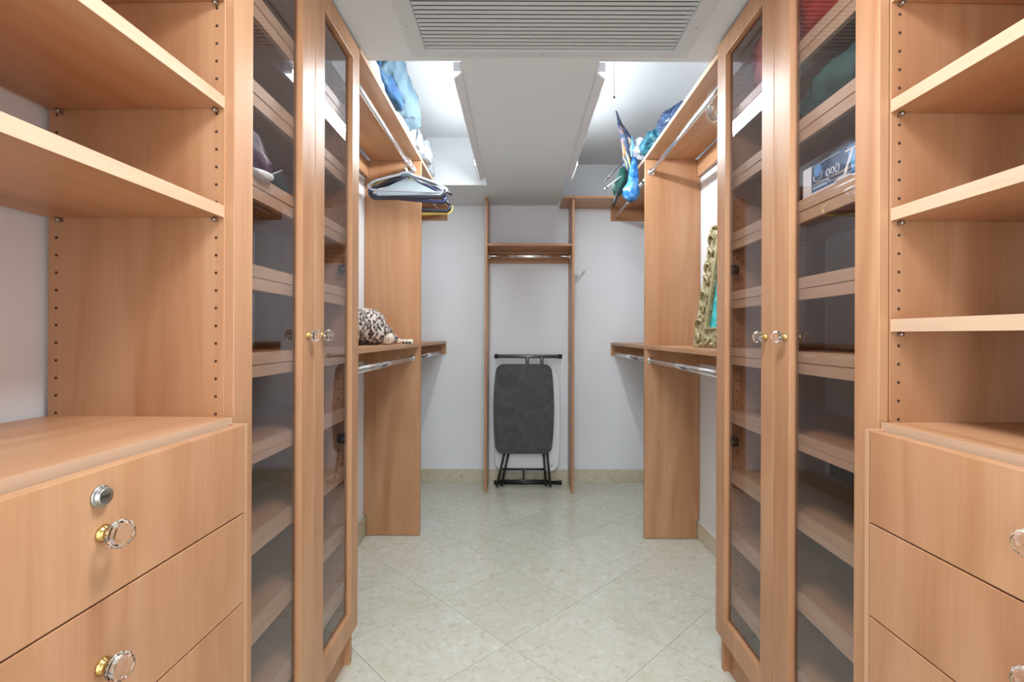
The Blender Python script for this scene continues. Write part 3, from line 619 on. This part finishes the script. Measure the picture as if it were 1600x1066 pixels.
# leopard plush on the left mid shelf (top 1.150)
LEO = mat('leopard_print_plush', (0.8, 0.7, 0.6), 0.95)
v_ = coords(LEO, (1, 1.0, 0.62), False)
vd = N(LEO, 'ShaderNodeVectorMath', operation='ADD'); nn = N(LEO, 'ShaderNodeTexNoise'); nn.inputs['Scale'].default_value = 40; L(LEO, v_, nn.inputs['Vector'])
sv = N(LEO, 'ShaderNodeVectorMath', operation='SCALE'); sv.inputs['Scale'].default_value = 0.022; L(LEO, nn.outputs['Color'], sv.inputs[0]); L(LEO, v_, vd.inputs[0]); L(LEO, sv.outputs[0], vd.inputs[1])
vo = N(LEO, 'ShaderNodeTexVoronoi'); vo.inputs['Scale'].default_value = 84; L(LEO, vd.outputs[0], vo.inputs['Vector'])
spot = ramp(LEO, vo.outputs['Distance'], [(0.0, (0.34, 0.24, 0.17)), (0.20, (0.05, 0.03, 0.03)), (0.47, (0.05, 0.03, 0.03)), (0.56, (0.60, 0.53, 0.48))])
L(LEO, spot, LEO.node_tree.nodes['Principled BSDF'].inputs['Base Color'])
FURC = cloth('cream_plush', (0.62, 0.50, 0.38), (0.78, 0.72, 0.62), 30)
lp_ = thing('plush_leopard', 'leopard print plush toy lying curled on the left mid shelf', 'plush toy', (-0.72, 2.5, 1.152))
m = MB().blob((-0.765, 2.43, 1.240), (0.098, 0.13, 0.090), 2, 0.06, 8, 4, 0.9).blob((-0.715, 2.44, 1.205), (0.085, 0.09, 0.055), 4, 0.05, 8, 4).blob((-0.80, 2.28, 1.245), (0.085, 0.10, 0.093), 6, 0.05, 8, 4).blob((-0.668, 2.49, 1.180), (0.050, 0.07, 0.030), 7, 0.05, 8, 3)
bd = build('plush_body', m, LEO, lp_); rmod = bd.modifiers.new('merge', 'REMESH'); rmod.mode = 'VOXEL'; rmod.voxel_size = 0.007; rmod.use_smooth_shade = True
build('paw', MB().blob((-0.651, 2.42, 1.181), (0.034, 0.034, 0.031), 5, 0.05, 20, 4), FURC, lp_, label='cream paw with stitched toes')
for dx, dz in ((-0.012, -0.004), (0.0, 0.004), (0.012, -0.002)):
    build('toe_stitch', MB().tube([(-0.651+dx, 2.3875, 1.170+dz), (-0.651+dx*1.2, 2.386, 1.180+dz), (-0.651+dx*1.3, 2.389, 1.190+dz)], 0.0018, 6), cloth('brown_thread', (0.14, 0.05, 0.03), (0.2, 0.08, 0.05)), lp_)
tl = MB().blob((-0.645, 2.60, 1.166), (0.020, 0.030, 0.015), 5, 0.05, 20, 3)
for k in range(4): tl.blob((-0.633+0.0145*k*0.9, 2.66+0.012*k, 1.164), (0.012, 0.016, 0.0125), k, 0.1, 30, 3)
build('tail', tl, FURC, lp_, label='white tail tip with dark bands')
for k in range(3): build('tail_band', MB().blob((-0.627+0.0135*k, 2.655+0.012*k, 1.159), (0.0055, 0.012, 0.008), k, 0.05, 20, 2), RUBBER, lp_)

# gold ornate frame leaning on the right wall, on the right mid shelf (top 1.143)
GOLD = mat('antique_gold_gesso', (0.36, 0.30, 0.15), 0.45, 0.35)
v_ = coords(GOLD, (1, 1, 1), False)
L(GOLD, ramp(GOLD, noise_n(GOLD, v_, 45, 4), [(0.32, (0.15, 0.11, 0.045)), (0.5, (0.42, 0.36, 0.20)), (0.72, (0.62, 0.56, 0.38))]), GOLD.node_tree.nodes['Principled BSDF'].inputs['Base Color'])
PIC = cloth('teal_painting', (0.02, 0.36, 0.42), (0.10, 0.62, 0.66), 18, 0.6, (0.70, 0.85, 0.85))
fr_ = thing('gilt_frame', 'ornate antique gold picture frame with a teal picture, leaning on the right wall', 'picture frame', (0.92, 2.25, 1.145))
tl_ = math.radians(9.5); FW, FH = 0.42, 0.60; SP, CP = math.sin(R_(15)), math.cos(R_(15))
def fp(u, v, d):                              # u along the shelf toward the camera, v up the frame, d out of its face
    a = v*math.sin(tl_)-d*math.cos(tl_)
    return Vector((0.872+u*SP+a*CP, 2.43-u*CP+a*SP, 1.1445+v*math.cos(tl_)+d*math.sin(tl_)))
def fbar(u0, u1, v0, v1, d0, d1, mb):
    P = [fp(u0, v0, d0), fp(u1, v0, d0), fp(u1, v1, d0), fp(u0, v1, d0), fp(u0, v0, d1), fp(u1, v0, d1), fp(u1, v1, d1), fp(u0, v1, d1)]
    return mb.add(P, [(0,3,2,1),(4,5,6,7),(0,1,5,4),(1,2,6,5),(2,3,7,6),(3,0,4,7)])
fm = MB(); B = 0.095
fbar(0, B, 0, FH, 0, 0.020, fm); fbar(FW-B, FW, 0, FH, 0, 0.020, fm); fbar(B, FW-B, 0, B, 0, 0.020, fm); fbar(B, FW-B, FH-B, FH, 0, 0.020, fm)
build('frame_moulding', fm, GOLD, fr_, 0.003)
inn = MB(); c0 = B-0.012
for a in ((c0, c0+0.010, c0, FH-c0), (FW-c0-0.010, FW-c0, c0, FH-c0), (c0, FW-c0, c0, c0+0.010), (c0, FW-c0, FH-c0-0.010, FH-c0)): fbar(a[0], a[1], a[2], a[3], 0.018, 0.029, inn)
build('inner_lip', inn, mat('worn_gold_leaf', (0.52, 0.44, 0.24), 0.35, 0.5), fr_, 0.002)
bd_ = MB()
v = c0+0.018
while v < FH-c0-0.015:
    for uu in (c0+0.015, FW-c0-0.015): bd_.lathe(fp(uu, v, 0.016), fp(0, 0, 1)-fp(0, 0, 0), [(0, 0.0036), (0.004, 0.0030), (0.006, 0.001)], 6)
    v += 0.010
build('beading', bd_, GOLD, fr_, kind='stuff')
for side_ in (0, 1, 2):                       # scrolled leaves on the far, bottom and near bars
    n = 9 if side_ != 1 else 6
    for k in range(n):
        mb = MB(); q = 0.040+k*0.070
        if side_ == 1: q = 0.03+k*0.075
        sc_ = []
        for j in range(12):
            a = -0.6+j*0.50; rr = 0.026-0.0017*j; w_ = (rr*math.cos(a)*0.85, rr*math.sin(a)*1.1)
            if k % 2: w_ = (-w_[0], w_[1])
            u, v = (0.034+w_[0], q+w_[1]) if side_ == 0 else ((q+w_[1], 0.034+w_[0]) if side_ == 1 else (FW-0.034-w_[0], q+w_[1]))
            v = min(max(v, 0.006), FH-0.006); sc_.append(fp(u, v, 0.024+0.006*math.sin(j*0.6)))
        mb.tube(sc_, [0.003+0.0055*math.sin(PI*min(1, (j+1)/10)) for j in range(12)], 8)
        u, v = (0.012, q+0.03) if side_ == 0 else ((q+0.03, 0.012) if side_ == 1 else (FW-0.012, q+0.03))
        mb.blob(fp(u, min(v, FH-0.02), 0.018), (0.010, 0.020 if side_ == 1 else 0.012, 0.012 if side_ == 1 else 0.022), k, 0.2, 40, 2)
        build('carved_scroll', mb, GOLD, fr_)
cn = MB(); fbar(B-0.004, FW-B+0.004, B-0.004, FH-B+0.004, 0.004, 0.008, cn); build('picture', cn, PIC, fr_)

# things inside the glass cabinets
PURP = cloth('dark_plum_satin', (0.030, 0.012, 0.030), (0.10, 0.03, 0.09), 20, 0.35, (0.22, 0.20, 0.22))
bg = thing('plum_handbag', 'dark plum handbag on the third shelf of the left glass cabinet', 'bag', (-0.66, 1.16, 1.58))
build('bag_body', MB().blob((-0.675, 1.165, 1.645), (0.045, 0.085, 0.058), 3, 0.45, 14, 4, 0.7, zmin=1.5785), PURP, bg)
build('bag_strap', MB().tube([(-0.632, 1.145, 1.60), (-0.626, 1.135, 1.645), (-0.632, 1.150, 1.690), (-0.650, 1.165, 1.700)], 0.0045, 8, squash=0.5), mat('pale_green_strap', (0.45, 0.48, 0.36), 0.5), bg)
wm = thing('black_visor', 'small black folded visor beside the plum handbag in the left glass cabinet', 'visor', (-0.65, 1.28, 1.58))
build('brim', MB().prism([(-0.63, 1.235, 1.588), (-0.63, 1.335, 1.588), (-0.63, 1.30, 1.628), (-0.63, 1.245, 1.625)], (-0.05, 0.01, 0.0)), mat('black_fabric', (0.012, 0.012, 0.010), 0.8), wm, 0.003)
build('trim_band', MB().tube([(-0.6285, 1.235, 1.600), (-0.6285, 1.295, 1.632)], 0.0025, 6), mat('grey_piping', (0.45, 0.45, 0.45), 0.6), wm)
tag(build('white_saucer', MB().lathe((-0.660, 1.17, 1.5685), (0, 0, 1), [(0, 0.035), (0.004, 0.05), (0.012, 0.066), (0.014, 0.066), (0.008, 0.03)], 28), WPLAST), 'shallow white dish under the plum handbag in the left cabinet', 'dish')
RED = cloth('red_fabric', (0.38, 0.012, 0.008), (0.60, 0.035, 0.015), 12, 0.6, (0.75, 0.14, 0.05))
tag(build('red_cloth', MB().blob((0.855, 1.40, 2.095), (0.085, 0.28, 0.115), 9, 0.35, 7, 5, 0.7, zmin=1.9850, zmax=2.229), RED), 'red cloth bundle on the top shelf of the right glass cabinet', 'clothes')
wf = thing('white_figurine', 'small white and pink soft ornament in front of the red cloth', 'ornament', (0.765, 1.13, 1.986))
build('body', MB().blob((0.768, 1.150, 2.012), (0.014, 0.024, 0.027), 2, 0.2, 30, 3), WPLAST, wf)
build('top', MB().blob((0.768, 1.155, 2.050), (0.013, 0.020, 0.022), 3, 0.2, 30, 3), WPLAST, wf)
build('pink_bow', MB().blob((0.764, 1.118, 2.048), (0.010, 0.014, 0.013), 4, 0.2, 30, 3), mat('salmon_pink', (0.80, 0.30, 0.20), 0.6), wf)
tag(build('green_cloth', MB().blob((0.85, 1.22, 1.83), (0.085, 0.19, 0.060), 19, 0.35, 8, 5, 0.7, zmin=1.7752, zmax=1.925), cloth('bottle_green_cloth', (0.015, 0.05, 0.045), (0.03, 0.10, 0.09), 9)), 'dark green folded cloth on the second shelf of the right glass cabinet', 'clothes')
# printed box (third shelf of the right cabinet)
pbx = thing('printed_box', 'blue printed gadget box with a white end on the third shelf, right glass cabinet', 'box', (0.83, 1.15, 1.56))
bx = 0.7505; z0, z1 = 1.5612, 1.637; ya, yb = 1.03, 1.302
build('box_body', box(bx, bx+0.09, ya, yb, z0, z1), mat('blue_box_card', (0.10, 0.22, 0.40), 0.4), pbx, 0.001)
def pr(name, pts, m, th=0.0008, parent=pbx): return build(name, MB().prism([(bx-0.0003, y, z) for y, z in pts], (-th, 0, 0)), m, parent)
pr('white_end', [(yb, z0), (yb-0.036, z0), (yb-0.036, z1), (yb, z1)], WBOX)
pr('white_border', [(yb-0.036, z0), (ya, z0), (ya, z0+0.006), (yb-0.036, z0+0.006)], WBOX)
pr('dark_panel', [(yb-0.038, z0+0.028), (yb-0.105, z0+0.028), (yb-0.115, z0+0.018), (yb-0.19, z0+0.018), (yb-0.17, z1-0.001), (yb-0.038, z1-0.001)], mat('dark_blue_print', (0.02, 0.05, 0.12), 0.4))
pr('sky_panel', [(yb-0.19, z0+0.012), (ya, z0+0.012), (ya, z1-0.016), (yb-0.17, z1-0.016)], mat('sky_blue_print', (0.12, 0.42, 0.75), 0.4))
pr('pale_bar', [(yb-0.045, z0+0.012), (yb-0.10, z0+0.012), (yb-0.10, z0+0.018), (yb-0.045, z0+0.018)], mat('pale_blue_print', (0.45, 0.66, 0.82), 0.4), 0.0012)
cc = lambda cy, cz, r, n=18, sy=1.0: [(cy+r*sy*math.cos(2*PI*k/n), cz+r*math.sin(2*PI*k/n)) for k in range(n)]
pr('round_badge', cc(yb-0.064, z0+0.057, 0.015), mat('badge_blue', (0.08, 0.30, 0.65), 0.4), 0.0014)
ln = MB()
for path in ([(yb-0.046, z0+0.047), (yb-0.05, z0+0.034), (yb-0.064, z0+0.029), (yb-0.078, z0+0.034), (yb-0.082, z0+0.050)], [(yb-0.038, z0+0.024), (yb-0.102, z0+0.0245), (yb-0.112, z0+0.014), (yb-0.19, z0+0.014)], [(yb-0.038, z1-0.003), (yb-0.15, z1-0.003)]):
    ln.tube([(bx-0.0012, y, z) for y, z in path], 0.0009, 6)
for cy, r in ((yb-0.105, 0.0085), (yb-0.122, 0.0075), (yb-0.140, 0.0095)): ln.tube([(bx-0.0012, y, z) for y, z in cc(cy, z0+0.038, r, 16, 0.8)], 0.0010, 6, closed=True)
build('line_print', ln, WBOX, pbx)
pr('tool_picture', [(yb-0.160, z0+0.010), (yb-0.170, z0+0.010), (yb-0.197, z0+0.060), (yb-0.190, z0+0.064)], WBOX, 0.0014)
pr('caption_strip', [(yb-0.168, z1-0.013), (ya+0.01, z1-0.013), (ya+0.01, z1-0.009), (yb-0.168, z1-0.009)], WBOX, 0.0012)
tag(build('tissue_ball', MB().blob((0.7445, 1.135, 1.5655), (0.0035, 0.030, 0.006), 3, 0.3, 30, 3), WPLAST), 'white folded tissue on the front edge below the printed box', 'tissue')
# wall vent inside the right cabinet
vn = thing('wall_vent', 'small dark slatted vent low on the right wall inside the cabinet', 'vent', (XR(1.64), 1.64, 0.8))
build('vent_backing', box(XR(1.64)-0.004, XR(1.64)-0.001, 1.56, 1.73, 0.66, 0.83), DARK, vn)
vf = build('vent_slat', box(XR(1.64)-0.009, XR(1.64)-0.004, 1.563, 1.566, 0.665, 0.825), mat('brown_vent', (0.10, 0.075, 0.06), 0.5), vn)
for k in range(1, 21):
    o = vf.copy(); COL.objects.link(o); o.location = (0, 0.0083*k, 0)
